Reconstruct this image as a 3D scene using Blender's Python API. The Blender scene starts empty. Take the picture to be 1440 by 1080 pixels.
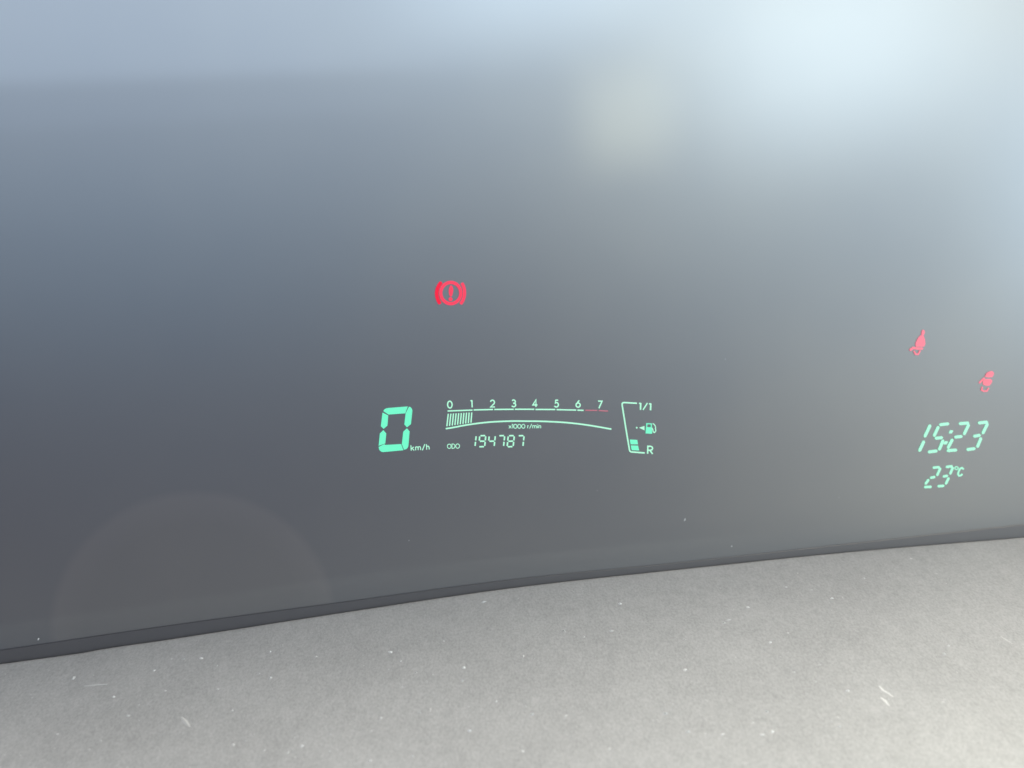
import bpy, bmesh, math, random
from math import sin, cos, radians, pi, hypot
from mathutils import Vector, Matrix

# ------------------------------------------------------------------ camera, world, lamps, exposure
S = bpy.context.scene
COL = S.collection
R = random.Random(7)

CAM = Vector((0.0, -0.42, 0.16))
PITCH, ROLL = radians(14), radians(-2)
FWD = Vector((0, cos(PITCH), -sin(PITCH)))
_r, _u = Vector((1, 0, 0)), Vector((0, sin(PITCH), cos(PITCH)))
RIGHT = _r * cos(ROLL) + _u * sin(ROLL)
UP = _u * cos(ROLL) - _r * sin(ROLL)

# the plane of the display cover: turned a little to the right and leaning back
YAW, LEAN = radians(10), radians(8)
N = Vector((sin(YAW) * cos(LEAN), -cos(YAW) * cos(LEAN), sin(LEAN)))      # outward normal
PX = Vector((cos(YAW), sin(YAW), 0))                                      # along the cover
PY = N.cross(PX)                                                          # up the cover
HOUT = Vector((sin(YAW), -cos(YAW), 0))                                   # level, towards the driver

cam = bpy.data.objects.new('camera', bpy.data.cameras.new('camera'))
COL.objects.link(cam)
cam.matrix_world = Matrix((
    (RIGHT.x, UP.x, -FWD.x, CAM.x), (RIGHT.y, UP.y, -FWD.y, CAM.y),
    (RIGHT.z, UP.z, -FWD.z, CAM.z), (0, 0, 0, 1)))
cam.data.sensor_width = 36
cam.data.lens = 40
cam.data.clip_start, cam.data.clip_end = 0.01, 100
cam.data.dof.use_dof = True
cam.data.dof.focus_distance = 0.425
cam.data.dof.aperture_fstop = 9
S.camera = cam

S.view_settings.view_transform = 'Standard'
S.view_settings.look = 'None'
S.view_settings.exposure = 0
S.view_settings.gamma = 1
S.cycles.max_bounces = 6
S.cycles.use_denoising = True

W = bpy.data.worlds.new('World')
S.world = W
W.use_nodes = True
AMBIENT = (0.2300, 0.2100, 0.2400)
W.node_tree.nodes['Background'].inputs[0].default_value = (*AMBIENT, 1)
W.node_tree.nodes['Background'].inputs[1].default_value = 1.0

# daylight through the car's glass, and added fill lamps: (name, place, aims at, width, height, watts rgb)
LAMPS = [
    # the last entry softens a lamp's edges: 0 = hard all round, 1 = fading all the way from its middle
    ('rear_left_daylight',     (-0.30, -1.60, 0.905), (-0.30, 0.0, 0.905), 1.9, 0.54, (6.7, 8.5, 10.6), (0.5, 0.17)),
    ('rear_left_step_fill', (-0.30, -1.61, 0.615), (-0.30, 0.0, 0.615), 1.9, 0.08, (0.15, 0.20, 0.28), (0.5, 0.5)),  # thin dim lamp added for a second soft step in the cover's reflection
    ('rear_right_daylight',    (1.80, -1.55, 1.05),  (0.1, 0.0, 0.05),   2.0, 1.10, (14.1, 15.5, 14.6), (0.62, 0.8)),
    ('rear_centre_daylight',   (0.75, -1.70, 1.10),  (0.0, 0.0, 0.05),   1.0, 0.80, (11.39, 14.41, 16.84), (0.9, 0.6)),
    ('side_right_daylight',    (2.00, -1.10, 0.40),  (0.1, 0.0, 0.05),   1.4, 0.90, (16.0, 22.0, 27.2), (0.9, 0.9)),
    ('rear_middle_daylight',   (-0.10, -1.80, 0.42), (0.0, 0.0, 0.05),   2.2, 0.70, (0.07, 1.00, 1.92), (0.9, 0.9)),
    ('rear_mid_right_fill', (1.10, -1.60, 0.27), (0.0, 0.0, 0.05),   1.3, 0.80, (0.40, 0.80, 1.20), (0.9, 0.9)),  # added lamp that turns the middle right of the cover bluer
    ('low_right_daylight',     (1.60, -1.30, -0.05), (0.1, 0.0, 0.0),    2.0, 1.00, (6.60, 6.70, 5.65), (0.9, 0.9)),
    ('windscreen_daylight',    (0.05, 0.30, 0.68),   (0.0, -0.15, 0.0),  1.2, 0.50, (11.87, 11.30, 10.12), (0, 0)),
    ('windscreen_right_daylight', (0.75, 0.05, 0.50), (0.2, -0.2, -0.03), 0.7, 0.45, (3.66, 3.22, 2.50), (0, 0)),
    ('shelf_left_fill', (-0.75, 0.05, 0.50), (-0.2, -0.2, -0.03), 0.7, 0.45, (0.85, 0.80, 0.70), (0, 0)),  # small lamp added to lift the shelf's left end
    ('near_right_fill',    (0.62, -0.62, 0.42),  (0.2, -0.2, -0.03), 0.50, 0.40, (2.05, 2.54, 2.82), (0.9, 0.9)),  # lamp added close by for the lower right of the shelf
    ('corner_spot',            (0.75, -0.75, 0.75),  (0.245, -0.30, -0.03), 0, 20.5, (59.66, 60.38, 48.99), (0, 0)),  # added spot that brightens the shelf's lower right corner
    ('warm_spot_lamp',             (0.86, -1.60, 0.62),  (0.1, 0.0, 0.05),   0.30, 0.32, (1.02, 1.02, 0.70), (0.9, 0.9)),  # small warm lamp added to make the warm spot on the cover
]
for name, loc, aim, w, h, rgb, soft in LAMPS:
    if w == 0:                                   # a spot lamp: h is the cone in degrees
        L = bpy.data.lights.new(name, 'SPOT')
        L.spot_size, L.spot_blend, L.shadow_soft_size = radians(h), 1.0, 0.06
    else:
        L = bpy.data.lights.new(name, 'AREA')
        L.shape, L.size, L.size_y = 'RECTANGLE', w, h
    m = max(max(rgb), 1e-9)
    L.energy, L.color = m, [c / m for c in rgb]
    if max(soft) > 0:                            # a lamp that is brightest in its middle
        L.use_nodes = True
        lt = L.node_tree
        em = lt.nodes['Emission']
        geo = lt.nodes.new('ShaderNodeNewGeometry')
        sep = lt.nodes.new('ShaderNodeSeparateXYZ')
        lt.links.new(geo.outputs['Parametric'], sep.inputs[0])
        prev = None
        for ax, sf in zip('XY', soft):
            d = lt.nodes.new('ShaderNodeMath'); d.operation = 'PINGPONG'      # 0 at the rim, 0.5 in the middle
            d.inputs[1].default_value = 0.5
            lt.links.new(sep.outputs[ax], d.inputs[0])
            mr = lt.nodes.new('ShaderNodeMapRange'); mr.interpolation_type = 'SMOOTHSTEP'
            mr.inputs['From Min'].default_value = 0.0
            mr.inputs['From Max'].default_value = max(0.5 * sf, 0.001)
            lt.links.new(d.outputs[0], mr.inputs['Value'])
            if prev is not None:
                mu = lt.nodes.new('ShaderNodeMath'); mu.operation = 'MULTIPLY'
                lt.links.new(prev, mu.inputs[0]); lt.links.new(mr.outputs['Result'], mu.inputs[1])
                prev = mu.outputs[0]
            else:
                prev = mr.outputs['Result']
        lt.links.new(prev, em.inputs['Strength'])
    o = bpy.data.objects.new(name, L)
    COL.objects.link(o)
    o.location = loc
    o.rotation_euler = (Vector(aim) - Vector(loc)).to_track_quat('-Z', 'Y').to_euler()
    if name.startswith('rear_left'):
        o.rotation_euler.rotate_axis('Z', radians(3.5))

# ------------------------------------------------------------------ helpers
def ray(px, py):
    return FWD + RIGHT * ((px - 720) / 1600) + UP * ((540 - py) / 1600)

def on_cover(px, py, lift=0.0):
    """The point of the cover's plane (lifted off it by `lift` metres) seen at a measured point of the photograph."""
    d = ray(px, py)
    return CAM + d * ((lift - CAM.dot(N)) / d.dot(N))

def at_height(px, py, z):
    d = ray(px, py)
    return CAM + d * ((z - CAM.z) / d.z)

def node_mat(name):
    m = bpy.data.materials.new(name)
    m.use_nodes = True
    nt = m.node_tree
    return m, nt, nt.nodes['Principled BSDF']

def noise(nt, scale, detail=4, rough=0.6, stretch=(1, 1, 1)):
    n = nt.nodes.new('ShaderNodeTexNoise')
    n.inputs['Scale'].default_value = scale
    n.inputs['Detail'].default_value = detail
    n.inputs['Roughness'].default_value = rough
    tc = nt.nodes.new('ShaderNodeTexCoord')
    mp = nt.nodes.new('ShaderNodeMapping')
    mp.inputs['Scale'].default_value = stretch
    nt.links.new(tc.outputs['Object'], mp.inputs['Vector'])
    nt.links.new(mp.outputs['Vector'], n.inputs['Vector'])
    return n

def ramp(nt, src, stops):
    r = nt.nodes.new('ShaderNodeValToRGB')
    el = r.color_ramp.elements
    while len(el) < len(stops):
        el.new(0.5)
    for e, (p, c) in zip(el, stops):
        e.position = p
        e.color = (*c, 1) if len(c) == 3 else c
    nt.links.new(src, r.inputs['Fac'])
    return r

def link(o, parent=None):
    COL.objects.link(o)
    if parent:
        o.parent = parent
    return o

def empty(name, parent=None):
    o = bpy.data.objects.new(name, None)
    o.empty_display_size = 0.01
    return link(o, parent)

def mesh_obj(name, verts, faces, mat, parent=None, smooth=False):
    me = bpy.data.meshes.new(name)
    me.from_pydata([tuple(v) for v in verts], [], faces)
    bm = bmesh.new()
    bm.from_mesh(me)
    bmesh.ops.recalc_face_normals(bm, faces=bm.faces)
    bm.to_mesh(me)
    bm.free()
    me.materials.append(mat)
    if smooth:
        for p in me.polygons:
            p.use_smooth = True
    return link(bpy.data.objects.new(name, me), parent)

# ------------------------------------------------------------------ materials
COVER_ROUGH = 0.36

def gloss(bs):
    bs.inputs['Roughness'].default_value = COVER_ROUGH
    bs.inputs['Coat Weight'].default_value = 0.9
    bs.inputs['Coat Roughness'].default_value = 0.05
    bs.inputs['Coat IOR'].default_value = 1.45

M_COVER, nt, bs = node_mat('smoked mirror acrylic')
bs.inputs['Metallic'].default_value = 1.0
gloss(bs)
n1 = noise(nt, 9, 3)
r1 = ramp(nt, n1.outputs['Fac'], [(0.3, (0.252, 0.255, 0.259)), (0.7, (0.275, 0.274, 0.270))])
# round ghost of light painted into the cover's colour, low left, paler rim
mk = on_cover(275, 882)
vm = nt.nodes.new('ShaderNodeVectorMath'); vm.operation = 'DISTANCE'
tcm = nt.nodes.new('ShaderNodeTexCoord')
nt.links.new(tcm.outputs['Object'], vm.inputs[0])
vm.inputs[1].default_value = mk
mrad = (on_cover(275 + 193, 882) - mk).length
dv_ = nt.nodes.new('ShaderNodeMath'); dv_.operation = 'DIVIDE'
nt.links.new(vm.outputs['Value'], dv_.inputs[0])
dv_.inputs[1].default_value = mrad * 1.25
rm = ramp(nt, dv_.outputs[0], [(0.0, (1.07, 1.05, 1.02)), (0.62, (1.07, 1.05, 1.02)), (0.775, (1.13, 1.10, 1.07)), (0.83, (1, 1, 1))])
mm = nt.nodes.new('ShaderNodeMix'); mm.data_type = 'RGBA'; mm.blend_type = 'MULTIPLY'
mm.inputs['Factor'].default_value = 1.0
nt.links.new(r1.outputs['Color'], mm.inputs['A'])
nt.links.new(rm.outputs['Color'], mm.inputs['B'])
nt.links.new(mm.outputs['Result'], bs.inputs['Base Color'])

def lit(name, emission, base):
    m, nt, bs = node_mat(name)
    bs.inputs['Base Color'].default_value = (*base, 1)
    bs.inputs['Metallic'].default_value = 1.0
    gloss(bs)
    bs.inputs['Coat Weight'].default_value = 0.6
    bs.inputs['Emission Color'].default_value = (*emission, 1)
    bs.inputs['Emission Strength'].default_value = 1.0
    return m

M_GREEN = lit('lit green phosphor', (0.10, 0.90, 0.52), (0.2, 0.2, 0.2))
M_PALE = lit('lit pale green phosphor', (0.40, 0.95, 0.64), (0.2, 0.2, 0.2))
M_CLOCK = lit('lit clock phosphor', (0.28, 0.88, 0.58), (0.2, 0.2, 0.2))
M_RED = lit('lit red telltale', (0.93, 0.0, 0.035), (0.08, 0.03, 0.04))
M_REDPALE = lit('lit pale red telltale', (0.92, 0.005, 0.055), (0.14, 0.09, 0.10))
M_PINK = lit('lit washed red telltale', (0.84, 0.03, 0.085), (0.22, 0.19, 0.20))
M_REDZONE = lit('lit dim red line', (0.50, 0.05, 0.10), (0.2, 0.2, 0.2))

M_SHELF, nt, bs = node_mat('grained grey dashboard plastic')
bs.inputs['Roughness'].default_value = 0.62
bs.inputs['Specular IOR Level'].default_value = 0.35
na = noise(nt, 1300, 3, 0.7, (1, 0.5, 1))
nb = noise(nt, 240, 4, 0.6, (1, 0.5, 1))
nc = noise(nt, 28, 4, 0.6)
mx = nt.nodes.new('ShaderNodeMath'); mx.operation = 'MULTIPLY_ADD'
mx.inputs[1].default_value = 0.95
nt.links.new(na.outputs['Fac'], mx.inputs[0])
my = nt.nodes.new('ShaderNodeMath'); my.operation = 'MULTIPLY_ADD'
my.inputs[1].default_value = 0.36
nt.links.new(nb.outputs['Fac'], my.inputs[0])
mz = nt.nodes.new('ShaderNodeMath'); mz.operation = 'MULTIPLY'
mz.inputs[1].default_value = 0.3
nt.links.new(nc.outputs['Fac'], mz.inputs[0])
nt.links.new(mz.outputs[0], my.inputs[2])
nt.links.new(my.outputs[0], mx.inputs[2])
rs = ramp(nt, mx.outputs[0], [(0.55, (0.32, 0.322, 0.317)), (1.0, (0.465, 0.467, 0.458))])
nt.links.new(rs.outputs['Color'], bs.inputs['Base Color'])
bp = nt.nodes.new('ShaderNodeBump')
bp.inputs['Strength'].default_value = 0.35
bp.inputs['Distance'].default_value = 0.0004
nt.links.new(na.outputs['Fac'], bp.inputs['Height'])
nt.links.new(bp.outputs['Normal'], bs.inputs['Normal'])

M_STRIP, nt, bs = node_mat('dark satin edge')
bs.inputs['Base Color'].default_value = (0.205, 0.198, 0.198, 1)
bs.inputs['Metallic'].default_value = 1.0
bs.inputs['Roughness'].default_value = 0.40

M_DUST, nt, bs = node_mat('pale dust')
bs.inputs['Base Color'].default_value = (0.74, 0.74, 0.72, 1)
bs.inputs['Roughness'].default_value = 0.9
M_GRIT, nt, bs = node_mat('grey dust')
bs.inputs['Base Color'].default_value = (0.57, 0.57, 0.555, 1)
bs.inputs['Roughness'].default_value = 0.9

# ------------------------------------------------------------------ the cover and its strip
cluster = empty('instrument_cluster')
cluster['label'] = 'dark glossy digital instrument cluster with green readouts and red warning lights'
cluster['category'] = 'instrument cluster'

def plane_pt(u, v, w):
    return PX * u + PY * v + N * w

# one curved-edged acrylic sheet, 3 mm thick, rounded at its rim
u0, u1, v0, v1 = -0.34, 0.36, -0.075, 0.24
bm = bmesh.new()
def ring(inset, w, rad=0.03, seg=6):
    pts = []
    for cx, cy, a0 in ((u1 - rad, v1 - rad, 0), (u0 + rad, v1 - rad, 90), (u0 + rad, v0 + rad, 180), (u1 - rad, v0 + rad, 270)):
        for k in range(seg + 1):
            a = radians(a0 + 90 * k / seg)
            pts.append(bm.verts.new(plane_pt(cx + (rad - inset) * cos(a), cy + (rad - inset) * sin(a), w)))
    return pts
rings = [ring(0.0015, -0.004), ring(0, -0.0025), ring(0, -0.0015), ring(0.0006, -0.0004), ring(0.002, 0)]
for a, b in zip(rings, rings[1:]):
    n = len(a)
    for i in range(n):
        bm.faces.new((a[i], a[(i + 1) % n], b[(i + 1) % n], b[i]))
bm.faces.new(rings[-1])
bm.faces.new(rings[0][::-1])
bmesh.ops.recalc_face_normals(bm, faces=bm.faces)
me = bpy.data.meshes.new('cover_panel')
bm.to_mesh(me); bm.free()
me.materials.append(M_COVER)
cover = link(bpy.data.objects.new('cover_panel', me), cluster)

def lerp_curve(pts, x):
    """A smooth curve through measured points, carried on straight past its ends."""
    n = len(pts)
    if x <= pts[0][0]:
        i = 0
        t = (x - pts[0][0]) / (pts[1][0] - pts[0][0])
        return pts[0][1] + (pts[1][1] - pts[0][1]) * t
    if x >= pts[-1][0]:
        t = (x - pts[-2][0]) / (pts[-1][0] - pts[-2][0])
        return pts[-2][1] + (pts[-1][1] - pts[-2][1]) * t
    for i in range(n - 1):
        if pts[i][0] <= x <= pts[i + 1][0]:
            break
    def m(j):
        a, b = max(j - 1, 0), min(j + 1, n - 1)
        return (pts[b][1] - pts[a][1]) / (pts[b][0] - pts[a][0])
    h = pts[i + 1][0] - pts[i][0]
    t = (x - pts[i][0]) / h
    return ((2*t**3 - 3*t*t + 1) * pts[i][1] + (t**3 - 2*t*t + t) * h * m(i)
            + (-2*t**3 + 3*t*t) * pts[i+1][1] + (t**3 - t*t) * h * m(i + 1))

SEAM = [(0, 933), (120, 916.5), (146, 911.5), (240, 898), (480, 861), (720, 826), (960, 799.5), (1200, 775), (1440, 755)]
STRIP_TOP = [(0, 915), (240, 880), (480, 847.5), (720, 815.5), (960, 791), (1200, 764.5), (1440, 738)]
XS = [-420 + 20 * i for i in range(115)]

# strip: a darker band almost flush with the cover, along its foot
vs, fs = [], []
prof = None
for x in XS:
    yb, yt = lerp_curve(SEAM, x), lerp_curve(STRIP_TOP, x)
    vs += [on_cover(x, yb + 14, 0.0006), on_cover(x, yt, 0.0006), on_cover(x, yt - 0.3, 0.0005), on_cover(x, yt - 0.4, -0.001)]
for i in range(len(XS) - 1):
    for k in range(3):
        a = i * 4 + k
        fs.append((a, a + 1, a + 5, a + 4))
strip = mesh_obj('edge_strip', vs, fs, M_STRIP, cluster)

# ------------------------------------------------------------------ dashboard shelf
shelf_rows = []
edge = [on_cover(x, lerp_curve(SEAM, x), 0.0012) for x in XS]
offs = [(-0.0006, -0.02), (-0.0006, -0.0012), (0.0, -0.0003), (0.0012, 0.0)] + [(0.003 + 0.012 * k, 0.0) for k in range(18)] + \
       [(0.225, -0.002), (0.24, -0.008), (0.25, -0.018), (0.254, -0.04), (0.254, -0.09)]
def crown(e, d):
    """The shelf is crowned: it rolls down towards the driver, more so on the right."""
    u = max(0.0, e.dot(PX) + 0.10)
    return 0.3 * d * d + 0.2 * d * d * min(u, 0.4)

vs, fs = [], []
for d, dz in offs:
    for e in edge:
        vs.append(e + HOUT * d + Vector((0, 0, dz - crown(e, max(d, 0)))))
nx = len(edge)
for j in range(len(offs) - 1):
    for i in range(nx - 1):
        a = j * nx + i
        fs.append((a, a + 1, a + nx + 1, a + nx))
shelf = mesh_obj('dashboard', vs, fs, M_SHELF, None, smooth=True)
shelf['label'] = 'light grey grained plastic dashboard shelf with dust in front of the dark display'
shelf['category'] = 'dashboard'

from mathutils.bvhtree import BVHTree
_bvh = BVHTree.FromPolygons(vs, fs)
def on_shelf(px, py):
    d = ray(px, py).normalized()
    loc, nrm, _, _ = _bvh.ray_cast(CAM, d)
    if nrm.z < 0:
        nrm = -nrm
    return loc, nrm

# ------------------------------------------------------------------ lit marks: prisms on the cover
LIFT = 0.00015
_n = [0]
class Mark:
    def __init__(self):
        self.v, self.f = [], []
    def poly(self, pts):
        """A closed outline in photograph units, laid on the cover as a thin prism."""
        _n[0] = (_n[0] + 1) % 9
        h = LIFT + 0.00001 * _n[0]
        b, n = len(self.v), len(pts)
        self.v += [on_cover(x, y, h) for x, y in pts] + [on_cover(x, y, 0.00002) for x, y in pts]
        self.f.append(tuple(range(b, b + n)))
        for i in range(n):
            j = (i + 1) % n
            self.f.append((b + i, b + j, b + n + j, b + n + i))
        return self
    def band(self, left, right, closed=False):
        """A strip between two point rows (a stroke)."""
        _n[0] = (_n[0] + 1) % 9
        h = LIFT + 0.00001 * _n[0]
        b, n = len(self.v), len(left)
        for row, hh in ((left, h), (right, h), (left, 0.00002), (right, 0.00002)):
            self.v += [on_cover(x, y, hh) for x, y in row]
        rng = range(n if closed else n - 1)
        for i in rng:
            j = (i + 1) % n
            self.f.append((b + i, b + j, b + n + j, b + n + i))
            self.f.append((b + i, b + j, b + 2*n + j, b + 2*n + i))
            self.f.append((b + n + i, b + n + j, b + 3*n + j, b + 3*n + i))
        if not closed:
            for i in (0, n - 1):
                self.f.append((b + i, b + n + i, b + 3*n + i, b + 2*n + i))
        return self
    def stroke(self, pts, w, closed=False, cap=0.0):
        """A line of width w through pts; cap > 0 rounds its ends by that share of w."""
        n = len(pts)
        L, Rr = [], []
        for i, (x, y) in enumerate(pts):
            if closed:
                a, c = pts[i - 1], pts[(i + 1) % n]
            else:
                a, c = pts[max(i - 1, 0)], pts[min(i + 1, n - 1)]
            d1 = (x - a[0], y - a[1]); d2 = (c[0] - x, c[1] - y)
            l1, l2 = hypot(*d1) or 1, hypot(*d2) or 1
            if (x, y) == a: d1, l1 = d2, l2
            if (x, y) == c: d2, l2 = d1, l1
            t = (d1[0] / l1 + d2[0] / l2, d1[1] / l1 + d2[1] / l2)
            lt = hypot(*t) or 1
            t = (t[0] / lt, t[1] / lt)
            cosh = max(0.5, t[0] * d1[0] / l1 + t[1] * d1[1] / l1)
            k = w / 2 / cosh
            L.append((x - t[1] * k, y + t[0] * k)); Rr.append((x + t[1] * k, y - t[0] * k))
        if cap and not closed:
            def endcap(p, q):
                d = (p[0] - q[0], p[1] - q[1]); l = hypot(*d)
                return d[0] / l, d[1] / l
            ex, ey = endcap(pts[0], pts[1])
            e = cap * w
            q = 0.28
            L.insert(0, (pts[0][0] + ex * e - (-ey) * 0 + (L[0][0] - pts[0][0]) * q, pts[0][1] + ey * e + (L[0][1] - pts[0][1]) * q))
            Rr.insert(0, (pts[0][0] + ex * e + (Rr[0][0] - pts[0][0]) * q, pts[0][1] + ey * e + (Rr[0][1] - pts[0][1]) * q))
            ex, ey = endcap(pts[-1], pts[-2])
            L.append((pts[-1][0] + ex * e + (L[-1][0] - pts[-1][0]) * q, pts[-1][1] + ey * e + (L[-1][1] - pts[-1][1]) * q))
            Rr.append((pts[-1][0] + ex * e + (Rr[-1][0] - pts[-1][0]) * q, pts[-1][1] + ey * e + (Rr[-1][1] - pts[-1][1]) * q))
        return self.band(L, Rr, closed)
    def disc(self, cx, cy, rx, ry=None, n=16):
        ry = ry or rx
        return self.poly([(cx + rx * cos(2*pi*k/n), cy + ry * sin(2*pi*k/n)) for k in range(n)])
    def build(self, name, mat, parent, label=None):
        o = mesh_obj(name, self.v, self.f, mat, parent)
        if label:
            o['label'] = label
        return o

def Z(ox, oy, s):
    """Turns points measured in an enlarged crop back into photograph units."""
    return lambda pts: [(ox + x / s, oy + y / s) for x, y in pts]

def arc(cx, cy, rx, ry, a0, a1, n=12):
    return [(cx + rx * cos(radians(a0 + (a1 - a0) * k / n)), cy - ry * sin(radians(a0 + (a1 - a0) * k / n))) for k in range(n + 1)]

# a small geometric sans alphabet: strokes in a box, x to the right, y up, cap height 1 (y given downward-negative at drawing)
def E_(cx, cy, rx, ry, a0, a1, n=12):
    return [(cx + rx * cos(radians(a0 + (a1 - a0) * k / n)), cy + ry * sin(radians(a0 + (a1 - a0) * k / n))) for k in range(n + 1)]
FONT = {
    '0': (0.66, [('o', E_(0.33, 0.5, 0.33, 0.5, 0, 342, 19))]),
    '1': (0.24, [[(0.0, 0.93), (0.09, 1.0), (0.20, 1.0)], [(0.2, 1.06), (0.2, 0.0)]]),
    '2': (0.62, [E_(0.31, 0.68, 0.29, 0.32, 165, -35, 12) + [(0.02, 0.0), (0.66, 0.0)]]),
    '3': (0.58, [E_(0.27, 0.74, 0.25, 0.26, 150, -75, 10) + [(0.2, 0.52)], [(0.2, 0.52)] + E_(0.27, 0.27, 0.3, 0.27, 80, -155, 12)]),
    '4': (0.66, [[(0.46, -0.05), (0.46, 1.0), (0.0, 0.24), (0.68, 0.24)]]),
    '5': (0.60, [[(0.56, 1.0), (0.2, 1.0), (0.12, 0.56)] + E_(0.28, 0.33, 0.31, 0.33, 110, -150, 12)]),
    '6': (0.62, [('o', E_(0.32, 0.31, 0.31, 0.31, 0, 340, 17)), [(0.48, 1.02), (0.07, 0.46)]]),
    '7': (0.60, [[(0.0, 1.0), (0.58, 1.0), (0.16, -0.05)]]),
    'k': (0.50, [[(0.04, 0), (0.04, 1.05)], [(0.46, 0.68), (0.06, 0.32)], [(0.2, 0.42), (0.5, 0)]]),
    'm': (0.86, [[(0.04, 0), (0.04, 0.7)], [(0.04, 0.45)] + E_(0.235, 0.45, 0.19, 0.22, 170, 0, 6) + [(0.43, 0)],
                 [(0.43, 0.45)] + E_(0.62, 0.45, 0.19, 0.22, 170, 0, 6) + [(0.81, 0)]]),
    'n': (0.48, [[(0.04, 0), (0.04, 0.7)], [(0.04, 0.45)] + E_(0.235, 0.45, 0.19, 0.22, 170, 0, 6) + [(0.43, 0)]]),
    'h': (0.48, [[(0.04, 0), (0.04, 1.05)], [(0.04, 0.45)] + E_(0.235, 0.45, 0.19, 0.22, 170, 0, 6) + [(0.43, 0)]]),
    'i': (0.10, [[(0.05, 0), (0.05, 0.68)], [(0.05, 0.84), (0.05, 1.0)]]),
    'r': (0.30, [[(0.04, 0), (0.04, 0.7)], [(0.04, 0.42)] + E_(0.25, 0.42, 0.2, 0.25, 165, 80, 5)]),
    '/': (0.44, [[(0.0, -0.08), (0.44, 1.08)]]),
    'x': (0.46, [[(0.0, 0.02), (0.5, 0.70)], [(0.5, 0.02), (0.0, 0.70)]]),
    'O': (0.92, [('o', E_(0.46, 0.5, 0.44, 0.5, 0, 342, 19))]),
    'D': (0.78, [('o', [(0.06, 0.0), (0.06, 1.0), (0.3, 1.0)] + E_(0.3, 0.5, 0.44, 0.5, 80, -80, 10) + [(0.3, 0.0)])]),
    'R': (0.66, [[(0.06, -0.02), (0.06, 0.98), (0.36, 0.98)] + E_(0.36, 0.72, 0.25, 0.26, 75, -75, 8) + [(0.06, 0.46)], [(0.3, 0.46), (0.64, -0.02)]]),
    ' ': (0.22, []),
}

def text(mark, s, x, y, h, w, width=None, angle=0.0, slant=0.0, gap=0.16):
    """Letters with the left end of their base line at (x, y), cap height h, stroke w; fitted to `width`."""
    adv, pen = [], 0.0
    for c in s:
        adv.append(pen)
        pen += FONT[c][0] + gap
    total = pen - gap
    k = (width / (total * h)) if width else 1.0
    ca, sa = cos(radians(angle)), sin(radians(angle))
    for c, a in zip(s, adv):
        for st in FONT[c][1]:
            closed = isinstance(st, tuple) and st[0] == 'o'
            pts = st[1] if closed else st
            out = []
            for gx, gy in pts:
                X, Y = (a + gx) * h * k + slant * gy * h, gy * h
                out.append((x + X * ca - Y * sa, y - X * sa - Y * ca))
            if len(out) > 1:
                mark.stroke(out, w, closed)
    return mark

# ---- speed: one big digit 0 of six segments
z = Z(520, 560, 12.71)
speed = empty('speed_digit', cluster)
for pts in (
    [(243, 232), (250, 214), (268, 194), (300, 180), (340, 174), (680, 147), (634, 270), (335, 292)],
    [(228, 256), (330, 308), (315, 490), (247, 548), (197, 500)],
    [(700, 152), (726, 158), (748, 180), (762, 222), (735, 464), (664, 520), (618, 468), (640, 275)],
    [(243, 570), (295, 632), (277, 808), (158, 852), (180, 632)],
    [(157, 872), (262, 820), (278, 836), (560, 820), (602, 930), (232, 964), (196, 950), (170, 922)],
    [(664, 538), (712, 592), (690, 850), (678, 885), (652, 910), (612, 920), (573, 822), (598, 600)],
):
    Mark().poly(z(pts)).build('segment', M_GREEN, speed)
text(Mark(), 'km/h', 577.9, 633.7, 7.2, 1.25, 26.2, 3.6, 0.0, 0.2).build('unit_lettering', M_PALE, cluster, 'small pale green km/h lettering')

# ---- tachometer
tach = empty('tachometer', cluster)
A, B = Z(620, 555, 11.52), Z(740, 555, 11.52)
for c, cx, cy, ang in (('0', 632.8, 569.1, 2.5), ('1', 663.2, 568.2, 2), ('2', 692.7, 567.6, 1.5), ('3', 722.6, 567.3, 1), ('4', 752.4, 567.0, 0),
                       ('5', 782.5, 567.6, 0), ('6', 812.8, 567.8, -1), ('7', 843.6, 568.8, -2)):
    h = 9.6
    wd = FONT[c][0] * h
    text(Mark(), c, cx - wd / 2, cy + h / 2, h, 1.75, None, ang).build('scale_number', M_PALE, tach)
for a, b in ((A([(108, 265)])[0], A([(512, 250)])[0]), (A([(530, 248)])[0], A([(845, 240)])[0]), (A([(865, 240)])[0], A([(1180, 238)])[0]),
             (A([(1198, 237)])[0], B([(130, 237)])[0]), (B([(150, 240)])[0], B([(470, 241)])[0]), (B([(492, 243)])[0], B([(810, 250)])[0]),
             (B([(830, 252)])[0], B([(930, 254)])[0])):
    Mark().stroke([a, b], 1.8).build('scale_line', M_PALE, tach)
for a, b in (((958, 254), (1150, 256)), ((1175, 258), (1325, 266))):
    Mark().stroke(B([a, b]), 1.35).build('red_zone_line', M_REDZONE, tach, 'dim red line at the high end of the scale')
for i in range(10):
    Mark().stroke(A([(120 + 42.2 * i, 310 - 2.4 * i), (97 + 43.4 * i, 512 - 6.5 * i)]), 1.75).build('bar', M_PALE, tach)
cl = A([(78, 552), (200, 532), (400, 494), (600, 465), (800, 444), (1000, 433), (1200, 428)]) + \
     B([(0, 430), (200, 431), (400, 438), (600, 449), (800, 468), (1000, 494), (1200, 527), (1380, 559)])
fine = []
for i in range(60):
    x = cl[0][0] + (cl[-1][0] - cl[0][0]) * i / 59
    fine.append((x, lerp_curve(cl, x)))
Mark().stroke(fine, 2.1).build('scale_curve', M_PALE, tach)
text(Mark(), 'x1000 r/min', 715.6, 602.4, 5.6, 1.0, 45.2, 0.3, 0, 0.14).build('unit_lettering', M_PALE, tach)

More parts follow.
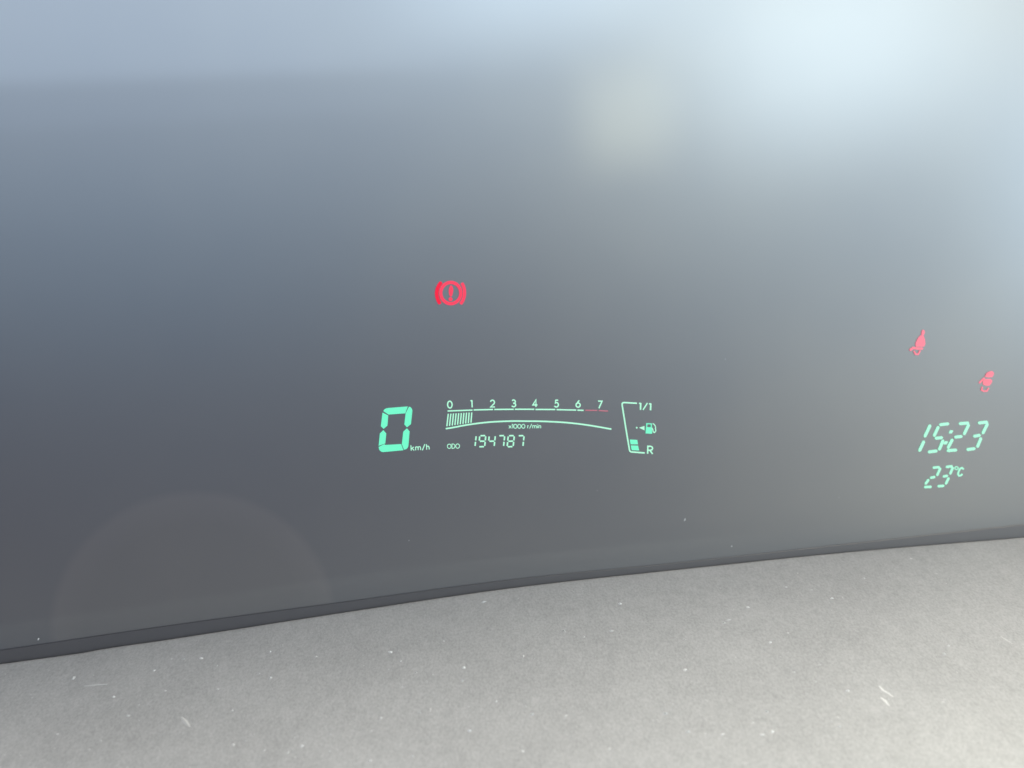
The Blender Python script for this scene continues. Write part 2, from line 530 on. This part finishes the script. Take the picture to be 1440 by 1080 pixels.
# ---- seven-segment digits
def seg_digit(name, parent, mat, tl, w, h, slant, th, on, angle=0.0, label=None):
    """A digit of separate segments; tl = its top left corner, slant = sideways lean per unit of height."""
    d = empty(name, parent)
    if label:
        d['label'] = label
    ca, sa = cos(radians(angle)), sin(radians(angle))
    def P(u, v):
        X, Y = u * w - slant * v * h, v * h
        return tl[0] + X * ca + Y * sa, tl[1] - X * sa + Y * ca
    g = th * 0.52
    gu, gv = g / w, g / h
    segs = dict(a=((gu, 0), (1 - gu, 0)), b=((1, gv), (1, .5 - gv)), c=((1, .5 + gv), (1, 1 - gv)), d=((gu, 1), (1 - gu, 1)),
                e=((0, .5 + gv), (0, 1 - gv)), f=((0, gv), (0, .5 - gv)), g=((gu, .5), (1 - gu, .5)))
    for s in on:
        p, q = segs[s]
        Mark().stroke([P(*p), P(*q)], th, cap=0.02).build('segment', mat, d)
    return d

ON = {'1': 'bc', '9': 'abcdfg', '4': 'fgbc', '7': 'abc', '8': 'abcdefg'}
for c, rx in zip('194787', (574, 730, 884, 1036, 1192, 1350)):
    t = A([(rx - 100, 666)])[0]
    seg_digit('odometer_digit', cluster, M_PALE, t, 98 / 11.52, 178 / 11.52, 0.135, 2.0, ON[c], 1.5)
text(Mark(), 'ODO', 629.0, 630.7, 6.1, 1.0, 17.4, 1.2, 0, 0.12).build('odometer_lettering', M_PALE, cluster, 'small pale green letters ODO')

# ---- fuel gauge
fuel = empty('fuel_gauge', cluster)
F = Z(865, 555, 12)
Mark().stroke(F([(370, 146), (150, 133), (131, 138), (119, 151), (118, 170), (180, 560), (243, 935), (252, 956), (270, 966), (500, 984)]), 2.0).build('scale_bracket', M_PALE, fuel)
for pts in ([(248, 757), (374, 764), (386, 838), (262, 838)], [(264, 858), (388, 860), (406, 942), (281, 936)]):
    Mark().poly(F(pts)).build('bar', M_GREEN, fuel)
m = Mark()
m.stroke(F([(404, 150), (424, 145), (432, 150)]), 1.7).stroke(F([(432, 140), (428, 256)]), 2.1)
m.stroke(F([(472, 256), (545, 140)]), 1.7)
m.stroke(F([(572, 158), (594, 152), (602, 157)]), 1.7).stroke(F([(602, 148), (598, 264)]), 2.1)
m.build('full_mark_lettering', M_PALE, fuel)
m = Mark()
text(m, 'R', F([(540, 995)])[0][0], F([(540, 995)])[0][1], 10.6, 1.9, 8.0, -2)
m.build('reserve_letter', M_PALE, fuel)
Mark().disc(*F([(365, 558)])[0], 1.25).build('dot', M_PALE, fuel)
Mark().poly(F([(404, 558), (495, 528), (497, 602)])).build('pointer_arrow', M_PALE, fuel)
pump = empty('fuel_pump_symbol', cluster)
p = Mark()
p.poly(F([(523, 545), (620, 552), (626, 660), (513, 655)]))
p.stroke(F([(532, 548), (534, 490), (612, 494), (610, 552)]), 1.5)
p.build('pump_body', M_GREEN, pump)
Mark().stroke(F([(634, 490), (652, 495), (672, 520), (682, 545), (680, 575), (688, 600), (678, 628), (660, 640), (644, 628), (636, 590), (624, 560)]), 1.35).build('pump_hose', M_PALE, pump)

# ---- brake warning light
K = Z(600, 385, 20.57)
brake = empty('brake_warning_light', cluster)
Mark().stroke(K(arc(698, 557, 290, 308, 0, 350, 35)), 4.7, closed=True).build('ring', M_REDPALE, brake)
Mark().stroke(K([(415, 250), (352, 340), (308, 440), (290, 555), (300, 670), (338, 775), (383, 860)]), 5.2, cap=0.2).build('shoe_arc', M_RED, brake)
Mark().stroke(K([(1022, 275), (1068, 365), (1092, 470), (1096, 580), (1078, 690), (1040, 790), (985, 868)]), 4.6, cap=0.2).build('shoe_arc', M_REDPALE, brake)
Mark().poly(K([(705, 330), (745, 360), (768, 430), (770, 500), (752, 590), (728, 655), (700, 668), (668, 650), (645, 580), (636, 500), (646, 420), (672, 355)])).build('exclamation_bar', M_REDPALE, brake)
Mark().disc(*K([(691, 735)])[0], 2.9).build('exclamation_dot', M_REDPALE, brake)

# ---- seat belt lights
sb = empty('seat_belt_warning_light', cluster)
sb['label'] = 'red sitting figure with belt, upper of the two at the right'
G = Z(1275, 455, 19.63)
Mark().poly(G([(418, 205), (440, 172), (478, 176), (503, 215), (498, 275), (470, 318), (430, 330), (402, 300)])).build('head', M_PINK, sb)
Mark().poly(G([(380, 325), (470, 325), (505, 440), (520, 560), (480, 640), (255, 640), (240, 560), (275, 470), (320, 390)])).build('torso', M_PINK, sb)
Mark().stroke(G([(95, 735), (180, 672), (300, 690), (440, 690)]), 3.4, cap=0.2).build('belt', M_PINK, sb)
Mark().stroke(G([(205, 760), (245, 845), (320, 850), (375, 745)]), 2.2, cap=0.2).build('leg', M_PINK, sb)
sb = empty('seat_belt_warning_light', cluster)
sb['label'] = 'red sitting figure with belt, lower and nearer the edge of the cover'
G = Z(1370, 515, 24)
Mark().poly(G([(410, 245), (470, 195), (560, 165), (625, 172), (668, 225), (655, 300), (610, 370), (480, 375), (355, 360)])).build('head', M_PINK, sb)
Mark().poly(G([(350, 425), (560, 432), (612, 480), (590, 570), (510, 660), (395, 660), (300, 620), (290, 520)])).build('torso', M_PINK, sb)
Mark().stroke(G([(340, 400), (270, 470), (175, 565)]), 2.6, cap=0.2).build('belt', M_PINK, sb)
Mark().stroke(G([(275, 700), (250, 800), (330, 845), (430, 835), (490, 735)]), 2.2, cap=0.2).build('leg', M_PINK, sb)

# ---- clock and outside temperature
C = Z(1285, 585, 9.817)
def strokes_digit(name, segs, th, label=None):
    d = empty(name, cluster)
    if label:
        d['label'] = label
    for p, q in segs:
        l = hypot(q[0] - p[0], q[1] - p[1])
        k = 0.10 * th / l * 1.0
        p2 = (p[0] + (q[0] - p[0]) * k, p[1] + (q[1] - p[1]) * k)
        q2 = (q[0] - (q[0] - p[0]) * k, q[1] - (q[1] - p[1]) * k)
        Mark().stroke(C([p2, q2]), th * 1.1 / 9.817, cap=0.36).build('segment', M_CLOCK, d)
    return d
strokes_digit('clock_digit', [((226, 128), (152, 285)), ((140, 350), (78, 482))], 39)
strokes_digit('clock_digit', [((362, 120), (478, 108)), ((340, 150), (280, 275)), ((300, 308), (392, 298)), ((405, 335), (352, 465)), ((205, 497), (318, 482))], 38)
strokes_digit('clock_digit', [((632, 106), (755, 97)), ((758, 118), (695, 252)), ((570, 292), (662, 282)), ((533, 325), (472, 442)), ((465, 478), (588, 470))], 38)
strokes_digit('clock_digit', [((896, 96), (1014, 84)), ((1018, 108), (952, 240)), ((830, 280), (915, 266)), ((928, 305), (878, 428)), ((738, 464), (842, 450))], 38)
for px, py in ((513, 219), (441, 371)):
    q = C([(px, py)])[0]
    Mark().poly([(q[0] + a * 2.6 + b * -0.5, q[1] + b * 2.3) for a, b in ((-.7, -1), (.9, -1), (1.1, -.6), (.7, 1), (-.8, 1), (-1.1, .6))]).build('colon_dot', M_CLOCK, cluster)
strokes_digit('temperature_digit', [((268, 714), (352, 706)), ((366, 722), (322, 820)), ((232, 854), (290, 842)), ((204, 880), (162, 938)), ((150, 982), (240, 978))], 32)
strokes_digit('temperature_digit', [((450, 703), (530, 694)), ((540, 712), (502, 800)), ((408, 836), (465, 826)), ((482, 856), (442, 938)), ((335, 970), (415, 964))], 32)
Mark().stroke(C(arc(590, 719, 24, 20, 0, 330, 11)), 1.35, closed=True).build('degree_ring', M_CLOCK, cluster)
Mark().stroke(C([(690, 738), (668, 716), (640, 726), (618, 768), (610, 805), (625, 826), (648, 822), (672, 800)]), 2.5).build('celsius_letter', M_CLOCK, cluster)

# ------------------------------------------------------------------ dust
def fleck(bmv, bmf, loc, nrm, size, lengthen=1.0, ang=None):
    """A small irregular crumb lying on a surface."""
    t = nrm.orthogonal().normalized()
    b = nrm.cross(t)
    ang = R.uniform(0, pi) if ang is None else ang
    ax, ay = t * cos(ang) + b * sin(ang), b * cos(ang) - t * sin(ang)
    k, base = 7, len(bmv)
    for i in range(k):
        a = 2 * pi * i / k
        r = size * R.uniform(0.65, 1.2)
        bmv.append(loc + ax * (cos(a) * r * lengthen) + ay * (sin(a) * r) + nrm * (size * 0.05))
    bmv.append(loc + nrm * size * R.uniform(0.5, 0.9))
    for i in range(k):
        bmf.append((base + i, base + (i + 1) % k, base + k))

Q6 = lambda x, y: (x / 3, 800 + y / 3)
Q7 = lambda x, y: (480 + x / 3, 760 + y / 3)
Q8 = lambda x, y: (960 + x / 2.842, 700 + y / 2.842)
bright = [Q6(243, 697), Q6(697, 515), Q6(480, 540), Q6(980, 598), Q6(985, 742), Q6(1275, 747), Q6(848, 377), Q6(1140, 350), Q6(1335, 370),
          Q6(920, 508), Q7(206, 471), Q7(432, 425), Q7(653, 680), Q7(540, 803), Q7(765, 888), Q7(1175, 268), Q7(1022, 407), Q7(515, 537),
          Q8(10, 688), Q8(262, 438), Q8(415, 357), Q8(597, 402), Q8(912, 243), Q8(420, 540), Q8(350, 578), Q8(660, 772), Q8(320, 947), Q8(358, 935), Q8(160, 945), Q8(1062, 592)]
dim = [Q6(1115, 765), Q6(1140, 460), Q6(1215, 775), Q6(1390, 770), Q6(775, 380), Q6(540, 620), Q7(510, 593), Q7(165, 750), Q7(375, 712), Q7(1155, 290),
       Q7(940, 382), Q7(1137, 382), Q7(765, 488), Q7(945, 742), Q7(300, 910), Q7(1130, 880), Q7(1367, 730), Q7(805, 735), Q7(120, 930), Q8(290, 408), Q8(725, 322),
       Q8(515, 368), Q8(183, 488), Q8(165, 500), Q8(1045, 625), Q8(280, 900), Q8(20, 935), Q8(337, 855), Q8(625, 915), Q6(310, 460), Q6(650, 430), Q7(250, 510), Q7(600, 260)]
bv, bf, dv, df = [], [], [], []
for x, y in bright:
    loc, nrm = on_shelf(x, y)
    fleck(bv, bf, loc, nrm, R.uniform(0.0004, 0.0007), R.uniform(1, 1.5))
for x, y in dim:
    loc, nrm = on_shelf(x, y)
    fleck(dv, df, loc, nrm, R.uniform(0.0004, 0.0007), R.uniform(1, 2.2))
for k in range(300):
    x, y = R.uniform(-60, 1500), R.uniform(770, 1120)
    if y < lerp_curve(SEAM, x) + 8:
        continue
    loc, nrm = on_shelf(x, y)
    fleck(dv, df, loc, nrm, R.uniform(0.00015, 0.0004), R.uniform(1, 2.0))
dust = mesh_obj('dust', bv + dv, bf + [tuple(i + len(bv) for i in f) for f in df], M_DUST)
dust.data.materials.append(M_GRIT)
for i, p in enumerate(dust.data.polygons):
    p.material_index = 0 if i < len(bf) else 1
dust['kind'] = 'stuff'
dust['label'] = 'pale dust specks scattered over the grey dashboard shelf'

# the longest bits of lint, each a thing
def lint(pts, w, label, mat):
    vs, fs = [], []
    P = [on_shelf(*p) for p in pts]
    n = len(P)
    for i, (loc, nrm) in enumerate(P):
        d = (P[min(i + 1, n - 1)][0] - P[max(i - 1, 0)][0]).normalized()
        s = d.cross(nrm).normalized()
        ww = w * (0.45 if i in (0, n - 1) else R.uniform(0.8, 1.2))
        vs += [loc + s * ww + nrm * 0.00003, loc + nrm * (0.00005 + ww * 0.3), loc - s * ww + nrm * 0.00003]
    for i in range(n - 1):
        for k in range(2):
            a = i * 3 + k
            fs.append((a, a + 1, a + 4, a + 3))
    o = mesh_obj('lint_fibre', vs, fs, mat)
    o['label'] = label
    o['category'] = 'lint fibre'
    o['group'] = 'lint fibres on the dashboard shelf'
lint([Q8(785, 752), Q8(800, 770), Q8(822, 782), Q8(842, 797)], 0.00045, 'brightest white lint streak below the clock on the grey shelf, above a shorter one', M_DUST)
lint([Q8(792, 798), Q8(806, 810), Q8(825, 832)], 0.00050, 'short white lint streak just beneath the brightest streak below the clock', M_DUST)
lint([Q6(765, 625), Q6(782, 645), Q6(800, 668)], 0.00072, 'pale slanted lint streak on the left of the grey shelf', M_GRIT)
lint([Q6(355, 494), Q6(400, 490), Q6(455, 486)], 0.00040, 'faint level lint streak on the far left of the grey shelf near the strip', M_GRIT)
lint([Q8(1270, 555), Q8(1295, 572), Q8(1318, 585)], 0.00068, 'faint slanted lint streak at the far right of the grey shelf', M_GRIT)

# specks stuck on the cover
cv, cf = [], []
for x, y, s, l in ((963, 731, 0.00032, 2.2), (1029, 768, 0.00028, 1.3), (575, 760, 0.0002, 1.2), (54, 899, 0.0003, 1.8), (1180, 700, 0.00012, 1), (250, 790, 0.00012, 1), (840, 690, 0.00012, 1.4), (1020, 505, 0.00014, 1.5)):
    fleck(cv, cf, on_cover(x, y), N, s, l, 0.3)
sp = mesh_obj('speck', cv, cf, M_GRIT)
sp.name = 'dust'
sp['kind'] = 'stuff'
sp['label'] = 'tiny grey dust specks stuck to the dark display cover'
